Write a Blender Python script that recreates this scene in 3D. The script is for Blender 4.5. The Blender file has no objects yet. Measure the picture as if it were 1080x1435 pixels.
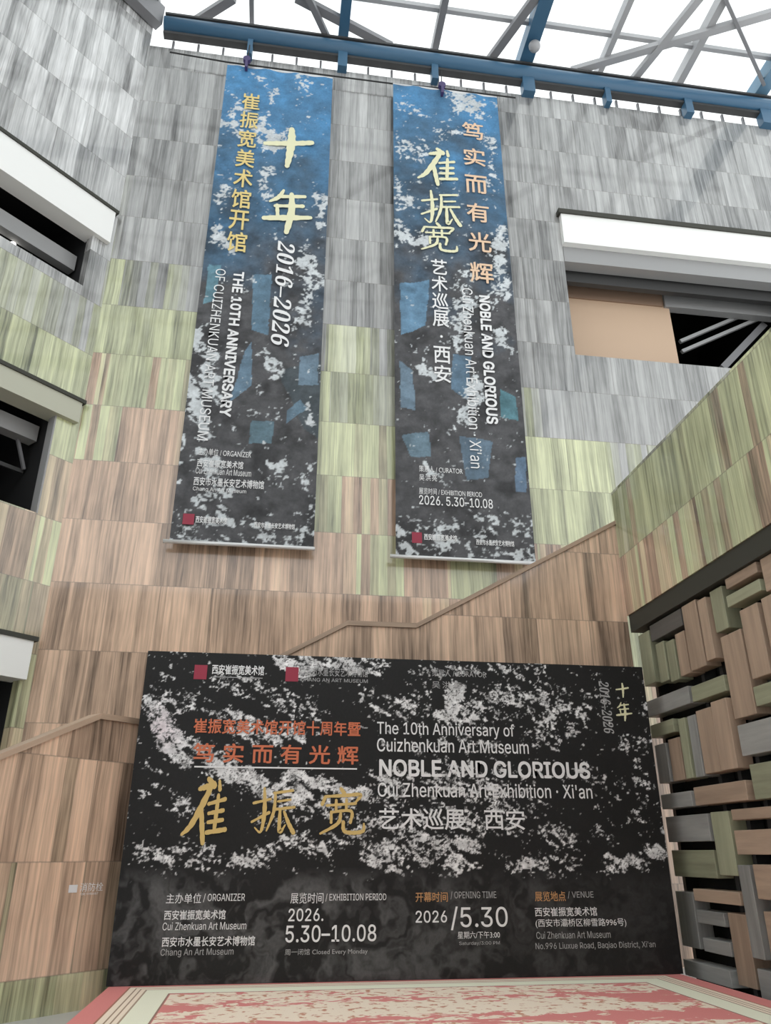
import bpy, bmesh, math, random
import numpy as np
from mathutils import Vector, Matrix
random.seed(7)
S = bpy.context.scene
COL = S.collection

# ------------------------------------------------------------------ camera, sky, exposure
EYE = 1.6
PITCH, YAW, FPX = math.radians(23.83), math.radians(8.2), 1078.0
cam_d = bpy.data.cameras.new('camera')
cam_d.sensor_fit = 'VERTICAL'; cam_d.sensor_height = 36.0
cam_d.lens = FPX / 1435 * 36.0
cam_d.clip_end = 300
cam = bpy.data.objects.new('camera', cam_d); COL.objects.link(cam)
cam.location = (0, 0, EYE)
cam.rotation_euler = (math.pi/2 + PITCH, 0, -YAW)
S.camera = cam

W = bpy.data.worlds.new('sky'); S.world = W; W.use_nodes = True
wn = W.node_tree.nodes; wl = W.node_tree.links
bgn = wn['Background']
bgn.inputs['Color'].default_value = (0.96, 0.985, 1.0, 1)
bgn.inputs['Strength'].default_value = 1.0
S.view_settings.view_transform = 'Standard'
S.view_settings.look = 'None'
S.view_settings.gamma = 1.0
S.view_settings.use_curve_mapping = False
S.view_settings.exposure = 0.80

# ------------------------------------------------------------------ measuring: pixel of the photograph -> point on a real plane
_f = Vector((math.sin(YAW)*math.cos(PITCH), math.cos(YAW)*math.cos(PITCH), math.sin(PITCH)))
_r = Vector((math.cos(YAW), -math.sin(YAW), 0)); _u = _r.cross(_f)
E0 = Vector((0, 0, EYE))
def at(px, py, n, p0):
    d = _f + _r*((px-540)/FPX) - _u*((py-717.5)/FPX)
    n = Vector(n)
    return E0 + d*((Vector(p0)-E0).dot(n)/d.dot(n))
def atY(px, py, Y): return at(px, py, (0, 1, 0), (0, Y, 0))
def atZ(px, py, Z): return at(px, py, (0, 0, 1), (0, 0, Z))

# the planes of the place
YB, YP, YW = 10.26, 11.0, 12.6          # backdrop face, stair parapet face, back wall face
YN = 12.38                              # hanging banners
XR = 5.4                                # right parapet wall face
D2 = math.sqrt(0.5)
LW0 = Vector((-3.7, 12.6, 0))           # left wall: starts at this corner, runs at 45 degrees
LP0 = Vector((-1.27, 11.0, 0))          # left run of the stair parapet, parallel to it
LDIR = Vector((D2, D2, 0)); LIN = Vector((-D2, D2, 0))   # along the wall / into the wall
STAGE = 0.23

# ------------------------------------------------------------------ materials
def mat(name, col, rough=0.6, metal=0.0, spec=0.5):
    m = bpy.data.materials.new(name); m.use_nodes = True
    b = m.node_tree.nodes['Principled BSDF']
    b.inputs['Base Color'].default_value = (*col, 1)
    b.inputs['Roughness'].default_value = rough
    b.inputs['Metallic'].default_value = metal
    b.inputs['Specular IOR Level'].default_value = spec
    return m
class NT:
    def __init__(s, m): s.t = m.node_tree; s.n = s.t.nodes; s.l = s.t.links; s.b = s.n['Principled BSDF']
    def put(s, inp, v):
        if isinstance(v, (int, float)): inp.default_value = v
        elif isinstance(v, tuple): inp.default_value = v
        else: s.l.new(v, inp)
    def math(s, op, a, b=0.0, c=0.0):
        n = s.n.new('ShaderNodeMath'); n.operation = op
        for i, v in enumerate((a, b, c)): s.put(n.inputs[i], v)
        return n.outputs[0]
    def comb(s, x, y, z):
        n = s.n.new('ShaderNodeCombineXYZ')
        for i, v in enumerate((x, y, z)): s.put(n.inputs[i], v)
        return n.outputs[0]
    def noise(s, vec, scale=1.0, detail=3.0, rough=0.55, dist=0.0):
        n = s.n.new('ShaderNodeTexNoise'); s.put(n.inputs['Vector'], vec)
        n.inputs['Scale'].default_value = scale; n.inputs['Detail'].default_value = detail
        n.inputs['Roughness'].default_value = rough; n.inputs['Distortion'].default_value = dist
        return n.outputs['Fac']
    def white(s, vec):
        n = s.n.new('ShaderNodeTexWhiteNoise'); n.noise_dimensions = '3D'; s.put(n.inputs['Vector'], vec)
        return n.outputs['Value']
    def ramp(s, fac, stops, interp='LINEAR'):
        n = s.n.new('ShaderNodeValToRGB'); s.put(n.inputs['Fac'], fac); cr = n.color_ramp; cr.interpolation = interp
        while len(cr.elements) < len(stops): cr.elements.new(0.5)
        for e, (p, c) in zip(cr.elements, stops):
            e.position = p; e.color = (*c, 1) if not isinstance(c, (int, float)) else (c, c, c, 1)
        return n.outputs['Color']
    def mix(s, fac, a, b, bt='MIX'):
        n = s.n.new('ShaderNodeMix'); n.data_type = 'RGBA'; n.blend_type = bt
        s.put(n.inputs['Factor'], fac); s.put(n.inputs['A'], a); s.put(n.inputs['B'], b)
        return n.outputs['Result']

GREY, OLIVE, TAN = (0.29, 0.29, 0.285), (0.43, 0.45, 0.275), (0.53, 0.37, 0.265)
GREY_LIT = (0.48, 0.48, 0.475)  # lighter grey: the left wall's stronger light put into its stone colour
def stone(name, stops, tw=0.84, th=1.125, phase=5.64, rough=0.20, tint_noise=0.30, drift=0.0):
    """travertine tiles, vein cut and set upright; tile hue drawn per tile, greyer with height as haze painted in"""
    m = mat(name, (0.5, 0.45, 0.4), rough); t = NT(m)
    uvn = t.n.new('ShaderNodeTexCoord'); sp = t.n.new('ShaderNodeSeparateXYZ'); t.l.new(uvn.outputs['UV'], sp.inputs[0])
    u, v = sp.outputs[0], sp.outputs[1]
    vr = t.math('DIVIDE', t.math('SUBTRACT', v, phase), th)
    row = t.math('FLOOR', vr); fv = t.math('SUBTRACT', vr, row)
    shift = t.white(t.comb(row, 3.3, 1.7))
    ur = t.math('ADD', t.math('DIVIDE', u, tw), shift)
    colu = t.math('FLOOR', ur); fu = t.math('SUBTRACT', ur, colu)
    r1 = t.white(t.comb(colu, row, 0.5)); r2 = t.white(t.comb(colu, row, 9.5))
    off = t.math('MULTIPLY', r1, 40.0)
    # veins running up the tile
    wob = t.math('MULTIPLY', t.math('SUBTRACT', t.noise(t.comb(t.math('MULTIPLY', u, 2.0), t.math('MULTIPLY', v, 0.8), off), 1.0, 2.0), 0.5), 0.06)
    uw = t.math('ADD', u, wob)
    n1 = t.noise(t.comb(t.math('MULTIPLY', uw, 7.0), t.math('MULTIPLY', v, 0.22), off), 1.0, 4.0, 0.72)
    n2 = t.noise(t.comb(t.math('MULTIPLY', uw, 26.0), t.math('MULTIPLY', v, 0.8), off), 1.0, 3.0, 0.65)
    n3 = t.noise(t.comb(t.math('MULTIPLY', u, 1.6), t.math('MULTIPLY', v, 1.2), off), 1.0, 3.0, 0.6)
    strip = t.white(t.comb(t.math('FLOOR', t.math('MULTIPLY', uw, 6.5)), off, 4.4))          # broad beds of the stone
    tone = t.math('ADD', t.math('MULTIPLY', n1, 0.85), t.math('MULTIPLY', n2, 0.75))
    tone = t.math('ADD', tone, t.math('MULTIPLY', n3, 0.25))          # about 0.9 in the middle
    tone = t.math('ADD', tone, t.math('MULTIPLY', t.math('SUBTRACT', r1, 0.5), 0.16))
    tone = t.math('ADD', tone, t.math('MULTIPLY', t.math('SUBTRACT', strip, 0.5), 0.30))
    mult = t.n.new('ShaderNodeMapRange'); t.put(mult.inputs['Value'], tone)
    mult.inputs['From Min'].default_value = 0.57; mult.inputs['From Max'].default_value = 1.26
    mult.inputs['To Min'].default_value = 0.28; mult.inputs['To Max'].default_value = 1.84
    # hue of the tile: greying with height puts daylight haze into the stone
    big = t.noise(t.comb(t.math('MULTIPLY', colu, 0.30), t.math('MULTIPLY', row, 0.23), 2.0), 1.0, 2.0)
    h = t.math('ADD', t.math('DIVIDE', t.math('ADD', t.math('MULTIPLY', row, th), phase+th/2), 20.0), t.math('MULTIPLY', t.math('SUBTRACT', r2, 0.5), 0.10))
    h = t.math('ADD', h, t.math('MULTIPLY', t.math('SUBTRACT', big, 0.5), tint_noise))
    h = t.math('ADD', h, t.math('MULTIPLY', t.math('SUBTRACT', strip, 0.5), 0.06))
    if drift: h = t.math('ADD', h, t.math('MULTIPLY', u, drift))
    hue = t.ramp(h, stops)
    c = t.mix(1.0, hue, t.comb(mult.outputs[0], mult.outputs[0], mult.outputs[0]), 'MULTIPLY')
    # joints
    ju = t.math('MINIMUM', fu, t.math('SUBTRACT', 1.0, fu)); jv = t.math('MINIMUM', fv, t.math('SUBTRACT', 1.0, fv))
    jm = t.math('MAXIMUM', t.math('LESS_THAN', ju, 0.007), t.math('LESS_THAN', jv, 0.007))
    c = t.mix(t.math('MULTIPLY', jm, 0.38), c, (0.16, 0.14, 0.12, 1))
    t.l.new(c, t.b.inputs['Base Color'])
    rr = t.math('ADD', rough-0.09, t.math('MULTIPLY', n2, 0.18)); t.l.new(rr, t.b.inputs['Roughness'])
    t.b.inputs['Coat Weight'].default_value = 0.8; t.b.inputs['Coat Roughness'].default_value = 0.05
    bp = t.n.new('ShaderNodeBump'); bp.inputs['Strength'].default_value = 0.12; bp.inputs['Distance'].default_value = 0.02
    t.l.new(tone, bp.inputs['Height']); t.l.new(bp.outputs[0], t.b.inputs['Normal'])
    return m
M = {}
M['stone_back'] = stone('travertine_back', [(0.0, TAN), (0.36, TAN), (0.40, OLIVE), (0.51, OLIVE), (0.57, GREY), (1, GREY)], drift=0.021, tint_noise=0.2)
M['stone_left'] = stone('travertine_left', [(0.0, TAN), (0.22, OLIVE), (0.30, TAN), (0.36, OLIVE), (0.50, OLIVE), (0.60, GREY), (0.75, GREY_LIT), (1, GREY_LIT)], phase=5.55)
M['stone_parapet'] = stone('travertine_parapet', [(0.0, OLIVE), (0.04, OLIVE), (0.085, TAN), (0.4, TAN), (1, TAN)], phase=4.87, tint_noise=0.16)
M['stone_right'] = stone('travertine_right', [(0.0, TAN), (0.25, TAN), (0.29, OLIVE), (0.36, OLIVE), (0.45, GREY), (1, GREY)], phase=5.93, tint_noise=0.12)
def slat_stone(name, col):
    m = mat(name, col, 0.4); t = NT(m)
    tc = t.n.new('ShaderNodeTexCoord'); oi = t.n.new('ShaderNodeObjectInfo')
    sp = t.n.new('ShaderNodeSeparateXYZ'); t.l.new(tc.outputs['UV'], sp.inputs[0])
    off = t.math('MULTIPLY', oi.outputs['Random'], 30.0)
    n1 = t.noise(t.comb(t.math('MULTIPLY', sp.outputs[0], 9.0), t.math('MULTIPLY', sp.outputs[1], 0.7), off), 1.0, 4.0, 0.6)
    k = t.math('ADD', t.math('MULTIPLY', n1, 0.9), 0.45)
    k = t.math('ADD', k, t.math('MULTIPLY', t.math('SUBTRACT', oi.outputs['Random'], 0.5), 0.25))
    t.l.new(t.mix(1.0, (*col, 1), t.comb(k, k, k), 'MULTIPLY'), t.b.inputs['Base Color'])
    return m
M['slat_tan'] = slat_stone('slat_tan_stone', (0.46, 0.34, 0.25))
M['slat_olive'] = slat_stone('slat_olive_stone', (0.36, 0.37, 0.25))
M['slat_grey'] = slat_stone('slat_grey_stone', (0.36, 0.36, 0.34))
M['slat_recess'] = slat_stone('slat_recess_shade', (0.10, 0.10, 0.095))  # dark recess among the slats, its shade put into the colour
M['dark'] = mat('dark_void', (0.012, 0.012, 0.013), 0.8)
M['darkgrey'] = mat('dark_grey_paint', (0.05, 0.05, 0.05), 0.6)
M['soffit'] = mat('soffit_shadow_dark', (0.045, 0.045, 0.035), 0.7)  # near-black: shade of the gaps and shadow lines put into the colour
M['white'] = mat('white_paint', (0.92, 0.92, 0.89), 0.35)
M['white_shaded'] = mat('shaded_white_paint', (0.50, 0.50, 0.40), 0.5)  # same white beam in shade, the shade painted into the colour
M['greypaint'] = mat('grey_paint', (0.33, 0.33, 0.33), 0.5)
M['steel'] = mat('grey_steel', (0.22, 0.22, 0.23), 0.45)
M['lightsteel'] = mat('light_grey_steel', (0.42, 0.42, 0.43), 0.45)
M['blue'] = mat('blue_steel_paint', (0.050, 0.135, 0.230), 0.4)
M['blue2'] = mat('pale_blue_steel_paint', (0.11, 0.22, 0.32), 0.4)
M['rope'] = mat('dark_cable', (0.02, 0.02, 0.02), 0.6)
M['purple'] = mat('dark_violet_plastic', (0.06, 0.04, 0.14), 0.5)
M['rod'] = mat('aluminium_rod', (0.75, 0.75, 0.75), 0.35, 0.3)
M['panel_tan'] = mat('tan_panel', (0.60, 0.43, 0.30), 0.6)
M['panel_shadow'] = mat('panel_shadow_brown', (0.30, 0.20, 0.14), 0.6)  # shadow on the tan panel, painted as a darker brown
M['black_frame'] = mat('black_frame', (0.012, 0.012, 0.012), 0.5)
M['floor'] = mat('pale_floor', (0.55, 0.55, 0.54), 0.25)
M['t_white'] = mat('white_print', (0.82, 0.82, 0.82), 0.6)
M['t_grey'] = mat('grey_print', (0.42, 0.42, 0.42), 0.6)
M['t_orange'] = mat('orange_red_print', (0.62, 0.17, 0.08), 0.6)
M['t_ochre'] = mat('ochre_print', (0.55, 0.30, 0.13), 0.6)
M['t_gold'] = mat('gold_print', (0.66, 0.47, 0.17), 0.5)
M['t_cream'] = mat('cream_print', (0.78, 0.76, 0.50), 0.5)
M['t_yellow'] = mat('yellow_print', (0.74, 0.58, 0.22), 0.5)
M['t_peach'] = mat('peach_print', (0.80, 0.56, 0.38), 0.5)
M['t_red'] = mat('red_seal_print', (0.32, 0.03, 0.06), 0.6)
gl = bpy.data.materials.new('roof_glass'); gl.use_nodes = True
n = gl.node_tree.nodes; n.clear(); l = gl.node_tree.links
o_ = n.new('ShaderNodeOutputMaterial'); mx = n.new('ShaderNodeMixShader'); tr = n.new('ShaderNodeBsdfTransparent'); gs = n.new('ShaderNodeBsdfGlossy')
tr.inputs[0].default_value = (0.97, 0.985, 0.98, 1); gs.inputs['Roughness'].default_value = 0.02; mx.inputs[0].default_value = 0.05
l.new(tr.outputs[0], mx.inputs[1]); l.new(gs.outputs[0], mx.inputs[2]); l.new(mx.outputs[0], o_.inputs[0])
M['glass'] = gl
spot = bpy.data.materials.new('lamp_glow'); spot.use_nodes = True
spot.node_tree.nodes['Principled BSDF'].inputs['Emission Color'].default_value = (1, 0.97, 0.9, 1)
spot.node_tree.nodes['Principled BSDF'].inputs['Emission Strength'].default_value = 4.0
M['lamp'] = spot
def art_mat(name, rough, fine):
    m = mat(name, (0.1, 0.1, 0.1), rough, 0, 0.3); t = NT(m)
    a = t.n.new('ShaderNodeAttribute'); a.attribute_name = 'ink'
    tc = t.n.new('ShaderNodeTexCoord')
    nz = t.noise(tc.outputs['Object'], fine, 3.0)
    k = t.math('ADD', 0.72, t.math('MULTIPLY', nz, 0.56))
    t.l.new(t.mix(1.0, a.outputs['Color'], t.comb(k, k, k), 'MULTIPLY'), t.b.inputs['Base Color'])
    return m
M['art_backdrop'] = art_mat('printed_ink_backdrop', 0.55, 40)
M['art_banner'] = art_mat('printed_ink_banner', 0.6, 25)

# ------------------------------------------------------------------ mesh helpers
def link(name, me, m=None, parent=None, smooth=False):
    o = bpy.data.objects.new(name, me); COL.objects.link(o)
    if m is not None: me.materials.append(M[m] if isinstance(m, str) else m)
    if parent is not None:
        o.parent = parent
        bpy_m = parent_world(parent); o.matrix_parent_inverse = bpy_m.inverted()
    if smooth:
        for p in me.polygons: p.use_smooth = True
    return o
def parent_world(p):
    w = Matrix.Translation(p.location)
    if p.parent is not None: w = parent_world(p.parent) @ p.matrix_parent_inverse @ w
    return w
def empty(name, loc=(0, 0, 0)):
    o = bpy.data.objects.new(name, None); COL.objects.link(o); o.location = loc; o.empty_display_size = 0.2
    return o
def tag(o, label=None, cat=None, group=None, kind=None):
    if label: o['label'] = label
    if cat: o['category'] = cat
    if group: o['group'] = group
    if kind: o['kind'] = kind
    return o
class MB:
    """collects boxes, bars, tubes and polygons of ONE mesh"""
    def __init__(s): s.v = []; s.f = []; s.uv = []
    def quad(s, pts, uvs=None):
        i = len(s.v); s.v += [tuple(p) for p in pts]; s.f.append(tuple(range(i, i+len(pts))))
        s.uv.append(uvs or [(0, 0)]*len(pts)); return s
    def hexa(s, c, uvscale=True):
        # c: 8 corners, bottom 4 ccw then top 4
        for q in ((3, 2, 1, 0), (4, 5, 6, 7), (0, 1, 5, 4), (1, 2, 6, 5), (2, 3, 7, 6), (3, 0, 4, 7)):
            p = [Vector(c[k]) for k in q]
            a = (p[1]-p[0]); b = (p[3]-p[0]); la, lb = a.length, b.length
            uv = [(0, 0), (la, 0), (la, lb), (0, lb)] if lb >= la else [(0, 0), (0, la), (lb, la), (lb, 0)]
            s.quad(p, uv)
        return s
    def box(s, x0, x1, y0, y1, z0, z1):
        return s.hexa([(x0, y0, z0), (x1, y0, z0), (x1, y1, z0), (x0, y1, z0), (x0, y0, z1), (x1, y0, z1), (x1, y1, z1), (x0, y1, z1)])
    def obox(s, o, a, b, c):
        """box from corner o with edge vectors a, b, c"""
        o, a, b, c = map(Vector, (o, a, b, c))
        if a.cross(b).dot(c) < 0: a, b = b, a
        return s.hexa([o, o+a, o+a+b, o+b, o+c, o+a+c, o+a+b+c, o+b+c])
    def bar(s, p, q, w, h, up=(0, 0, 1)):
        p, q = Vector(p), Vector(q); d = (q-p); up = Vector(up)
        side = d.cross(up).normalized(); u2 = side.cross(d).normalized()
        return s.obox(p - side*w/2 - u2*h/2, d, side*w, u2*h)
    def tube(s, pts, r, n=10):
        pts = [Vector(p) for p in pts]; base = len(s.v); N = len(pts)
        for k, p in enumerate(pts):
            d = (pts[min(k+1, N-1)] - pts[max(k-1, 0)]).normalized()
            a = d.cross(Vector((0, 0, 1)))
            a = a.normalized() if a.length > 1e-4 else Vector((1, 0, 0))
            b = d.cross(a)
            rr = r[k] if isinstance(r, (list, tuple)) else r
            for j in range(n):
                t = 2*math.pi*j/n; s.v.append(tuple(p + a*rr*math.cos(t) + b*rr*math.sin(t)))
        for k in range(N-1):
            for j in range(n):
                s.f.append((base+k*n+j, base+k*n+(j+1) % n, base+(k+1)*n+(j+1) % n, base+(k+1)*n+j)); s.uv.append([(0, 0)]*4)
        s.f.append(tuple(base+j for j in reversed(range(n)))); s.uv.append([(0, 0)]*n)
        s.f.append(tuple(base+(N-1)*n+j for j in range(n))); s.uv.append([(0, 0)]*n)
        return s
    def lathe(s, prof, c, n=16):
        """profile of (radius, z) about the vertical axis through c"""
        base = len(s.v); c = Vector(c)
        for r, z in prof:
            for j in range(n):
                t = 2*math.pi*j/n; s.v.append((c.x+r*math.cos(t), c.y+r*math.sin(t), c.z+z))
        for k in range(len(prof)-1):
            for j in range(n):
                s.f.append((base+k*n+j, base+k*n+(j+1) % n, base+(k+1)*n+(j+1) % n, base+(k+1)*n+j)); s.uv.append([(0, 0)]*4)
        return s
    def prism(s, poly, org, U, V, Wd):
        """2-D polygon (u, v) on axes U, V from org, pushed by Wd; uv in metres"""
        org, U, V, Wd = map(Vector, (org, U, V, Wd))
        P = [org + U*a + V*b for a, b in poly]; uv = [(a, b) for a, b in poly]
        s.quad(P, uv); s.quad([p + Wd for p in reversed(P)], list(reversed(uv)))
        L = Wd.length; k = len(P)
        for i in range(k):
            j = (i+1) % k
            if abs(poly[i][0]-poly[j][0]) < 1e-6: uvs = [(poly[i][0], poly[i][1]), (poly[i][0]+L, poly[i][1]), (poly[i][0]+L, poly[j][1]), (poly[i][0], poly[j][1])]
            else: uvs = [(poly[i][0], poly[i][1]), (poly[i][0], poly[i][1]+L), (poly[j][0], poly[j][1]+L), (poly[j][0], poly[j][1])]
            s.quad([P[i], P[i]+Wd, P[j]+Wd, P[j]], uvs)
        return s
    def build(s, name, m=None, parent=None, smooth=False, bevel=0):
        me = bpy.data.meshes.new(name); me.from_pydata(s.v, [], s.f); me.update()
        ul = me.uv_layers.new(name='UVMap'); flat = [c for fuv in s.uv for p in fuv for c in p]
        ul.data.foreach_set('uv', flat)
        bm = bmesh.new(); bm.from_mesh(me); bmesh.ops.remove_doubles(bm, verts=bm.verts, dist=1e-5)
        bmesh.ops.recalc_face_normals(bm, faces=bm.faces); bm.to_mesh(me); bm.free()
        o = link(name, me, m, parent, smooth)
        if bevel:
            b = o.modifiers.new('bevel', 'BEVEL'); b.width = bevel; b.segments = 2; b.limit_method = 'ANGLE'
        return o
def wall(name, m, org, U, u0, u1, z0, z1, thick, holes, kind='structure'):
    """upright tiled wall: face in the U-Z plane through org, thickness along thick, rectangular holes (ua, ub, za, zb) with reveals"""
    us = sorted({u0, u1, *[h for a in holes for h in a[:2]]}); zs = sorted({z0, z1, *[h for a in holes for h in a[2:]]})
    us = [a for a in us if u0 <= a <= u1]; mb = MB(); org, U, T = Vector(org), Vector(U), Vector(thick); Z = Vector((0, 0, 1)); L = T.length
    P = lambda u, z, t=0: org + U*u + Z*z + T*t
    solid = lambda u, z: not any(a < u < b and c < z < d for a, b, c, d in holes)
    for i in range(len(us)-1):
        for j in range(len(zs)-1):
            a, b, c, d = us[i], us[i+1], zs[j], zs[j+1]
            if solid((a+b)/2, (c+d)/2):
                mb.quad([P(a, c), P(b, c), P(b, d), P(a, d)], [(a, c), (b, c), (b, d), (a, d)])
                mb.quad([P(a, d, 1), P(b, d, 1), P(b, c, 1), P(a, c, 1)], [(a, d), (b, d), (b, c), (a, c)])
    def rim(a, b, c, d):
        mb.quad([P(a, c), P(a, d), P(a, d, 1), P(a, c, 1)], [(a, c), (a, d), (a+L, d), (a+L, c)])
        mb.quad([P(b, c), P(b, c, 1), P(b, d, 1), P(b, d)], [(b, c), (b+L, c), (b+L, d), (b, d)])
        mb.quad([P(a, c), P(a, c, 1), P(b, c, 1), P(b, c)], [(a, c), (a, c+L), (b, c+L), (b, c)])
        mb.quad([P(a, d), P(b, d), P(b, d, 1), P(a, d, 1)], [(a, d), (b, d), (b, d+L), (a, d+L)])
    rim(u0, u1, z0, z1)
    for h in holes: rim(max(h[0], u0), min(h[1], u1), h[2], h[3])
    o = mb.build(name, m); tag(o, kind=kind); return o

# ------------------------------------------------------------------ lettering helpers
_font_cache = {}
def sans():
    try: return bpy.data.fonts.load(bpy.utils.system_resource('DATAFILES', path='fonts') + '/Inter.woff2')
    except Exception: return None
SANS = sans()
def glyph_mesh(body, bold=0.0, shear=0.0, space=1.0, line=1.0):
    key = (body, bold, shear, space, line)
    if key in _font_cache: return _font_cache[key]
    cu = bpy.data.curves.new('lettering', 'FONT'); cu.body = body
    if SANS and all(ord(c) < 0x2100 for c in body): cu.font = SANS
    cu.size = 1.0; cu.shear = shear
    cu.space_character = space; cu.space_line = line; cu.resolution_u = 3; cu.align_x = 'LEFT'; cu.fill_mode = 'FRONT'
    ob = bpy.data.objects.new('lettering', cu); COL.objects.link(ob)
    dg = bpy.context.evaluated_depsgraph_get(); dg.update()
    me = bpy.data.meshes.new_from_object(ob.evaluated_get(dg))
    bpy.data.objects.remove(ob); bpy.data.curves.remove(cu)
    V = np.empty(len(me.vertices)*3); me.vertices.foreach_get('co', V); V = V.reshape(-1, 3).copy(); V[:, 2] = 0
    F = [tuple(p.vertices) for p in me.polygons]; bpy.data.meshes.remove(me)
    if bold:                                              # heavier strokes: the same outline struck again beside itself
        V0, F0 = V, F; V, F = [], []
        for k, (dx, dy) in enumerate(((0, 0), (1, .6), (-1, -.6), (.6, -1), (-.6, 1))):
            F += [tuple(a+k*len(V0) for a in f) for f in F0]; V.append(V0+np.array([dx*bold*.9, dy*bold*.9, k*0.0003]))
        V = np.concatenate(V)
    _font_cache[key] = (V, F); return V, F
class Face:
    """a printed upright surface: origin point, unit vector to the right, outward normal"""
    def __init__(s, p0, U, N, owner): s.p0, s.U, s.N, s.o = Vector(p0), Vector(U), Vector(N), owner
    def uz(s, px, py):
        q = at(px, py, s.N, s.p0); return (q-s.p0).dot(s.U), q.z
    def rect(s, xl, xr, yt, yb):
        ym, xm = (yt+yb)/2, (xl+xr)/2
        return s.uz(xl, ym)[0], s.uz(xr, ym)[0], s.uz(xm, yb)[1], s.uz(xm, yt)[1]
    def place(s, name, V, F, r, m, off=0.006, label=None):
        if V.shape[1] == 2: V = np.concatenate([V, np.zeros((len(V), 1))], 1)
        dep = V[:, 2]; V = V[:, :2]; lo, hi = V.min(0), V.max(0); sz = np.maximum(hi-lo, 1e-6)
        a = (V-lo)/sz; ua = r[0] + a[:, 0]*(r[1]-r[0]); za = r[2] + a[:, 1]*(r[3]-r[2])
        base = s.p0 + s.N*off
        pts = [(base.x+s.U.x*x+s.N.x*e, base.y+s.U.y*x+s.N.y*e, z) for x, z, e in zip(ua, za, dep)]
        me = bpy.data.meshes.new(name); me.from_pydata(pts, [], F); me.update()
        o = link(name, me, m, s.o)
        if label: o['label'] = label
        return o
    def text(s, name, body, r, m, rot=False, label=None, off=0.006, **k):
        V, F = glyph_mesh(body, **k)
        if rot and ' ' in body and r[3]-r[2] > 150:       # long lines: one mesh per word
            iv = sorted((V[list(f), 0].min(), V[list(f), 0].max(), i) for i, f in enumerate(F)); cuts, hi_ = [], iv[0][1]
            for a, b, i in iv:
                if a - hi_ > 0.17: cuts.append((a+hi_)/2)
                hi_ = max(hi_, b)
            lo, hi = V.min(0), V.max(0); ua, ub, za, zb = s.rect(*r)
            ed = [lo[0]-1] + cuts + [hi[0]+1]
            for c0, c1 in zip(ed[:-1], ed[1:]):
                ids = np.where((V[:, 0] > c0) & (V[:, 0] < c1))[0]; mp = {int(v): j for j, v in enumerate(ids)}
                w = V[ids]; Fw = [tuple(mp[a] for a in f) for f in F if f[0] in mp]
                used = sorted({a for f in Fw for a in f}); m2 = {a: j for j, a in enumerate(used)}; w = w[used]; Fw = [tuple(m2[a] for a in f) for f in Fw]
                T = lambda y: ua+(y-lo[1])/(hi[1]-lo[1])*(ub-ua)
                B = lambda x: zb-(x-lo[0])/(hi[0]-lo[0])*(zb-za)
                s.place(name, np.stack([w[:, 1], -w[:, 0], w[:, 2]], 1), Fw, (T(w[:, 1].min()), T(w[:, 1].max()), B(w[:, 0].max()), B(w[:, 0].min())), m, off, label)
            return
        if rot: V = np.stack([V[:, 1], -V[:, 0], V[:, 2]], 1)       # reads downward
        return s.place(name, V, F, s.rect(*r), m, off, label)
    def column(s, name, chars, r, m, bold=0.0, gap=0.12, label=None):
        xl, xr, yt, yb = r; (ua, ub, za, zb) = s.rect(*r); n = len(chars); h = (zb-za)/(n+gap*(n-1))
        for i, ch in enumerate(chars):
            V, F = glyph_mesh(ch, bold=bold); z1 = zb-h*(1+gap)*i
            if ch == '·': rr = (ua+(ub-ua)*.42, ua+(ub-ua)*.58, z1-h*.58, z1-h*.42)
            else: rr = (ua, ub, z1-h, z1)
            s.place(name, V, F, rr, m, 0.006, label)
    def brush(s, name, strokes, r, m, label=None, off=0.006):
        V, F = brush_mesh(strokes); return s.place(name, V, F, s.rect(*r), m, off, label)
    def rectangle(s, name, r, m, off=0.005, label=None):
        return s.place(name, np.array([[0, 0], [1, 0], [1, 1], [0, 1.]]), [(0, 1, 2, 3)], s.rect(*r), m, off, label)
def brush_mesh(strokes):
    V, F = [], []; dz = 0.0
    for st in strokes:
        dz += 0.0004
        P = np.array(st, float); pts = []
        for i in range(len(P)-1):
            p0, p1, p2, p3 = P[max(i-1, 0)], P[i], P[i+1], P[min(i+2, len(P)-1)]
            for t in np.linspace(0, 1, 7)[:-1]:
                pts.append(0.5*((2*p1)+(-p0+p2)*t+(2*p0-5*p1+4*p2-p3)*t*t+(-p0+3*p1-3*p2+p3)*t**3))
        pts.append(P[-1]); pts = np.array(pts); b = len(V); N = len(pts)
        for i in range(N):
            d = pts[min(i+1, N-1), :2]-pts[max(i-1, 0), :2]; d = d/(np.linalg.norm(d)+1e-9); nn = np.array([-d[1], d[0]])
            w = pts[i, 2]/2*(1+0.12*math.sin(i*2.1+len(V)))
            V += [np.append(pts[i, :2]+nn*w, dz), np.append(pts[i, :2]-nn*w, dz)]
        for i in range(N-1): F.append((b+2*i, b+2*i+1, b+2*i+3, b+2*i+2))
        for i, sg in ((0, -1), (N-1, 1)):                     # rounded brush ends
            c = pts[i, :2]; w = pts[i, 2]/2; k = len(V); dz += 0.0002
            V += [np.append(c+np.array([math.cos(a), math.sin(a)])*w, dz) for a in np.linspace(0, 2*math.pi, 9)[:-1]]
            F.append(tuple(range(k, k+8)))
    return np.array(V), F
BR_TEN = [[(0.0, .54, .10), (.3, .58, .12), (.7, .64, .13), (1, .70, .12)], [(.55, 1, .12), (.56, .7, .18), (.54, .35, .16), (.50, .0, .10)]]
BR_YEAR = [[(.38, 1, .06), (.28, .82, .10), (.10, .70, .05)], [(.30, .84, .08), (.85, .90, .08)], [(.22, .60, .07), (.82, .66, .09)],
           [(.26, .62, .08), (.29, .36, .08)], [(0, .28, .10), (.5, .34, .13), (1, .40, .08)], [(.56, .92, .10), (.58, .5, .16), (.50, 0, .11)]]
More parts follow.
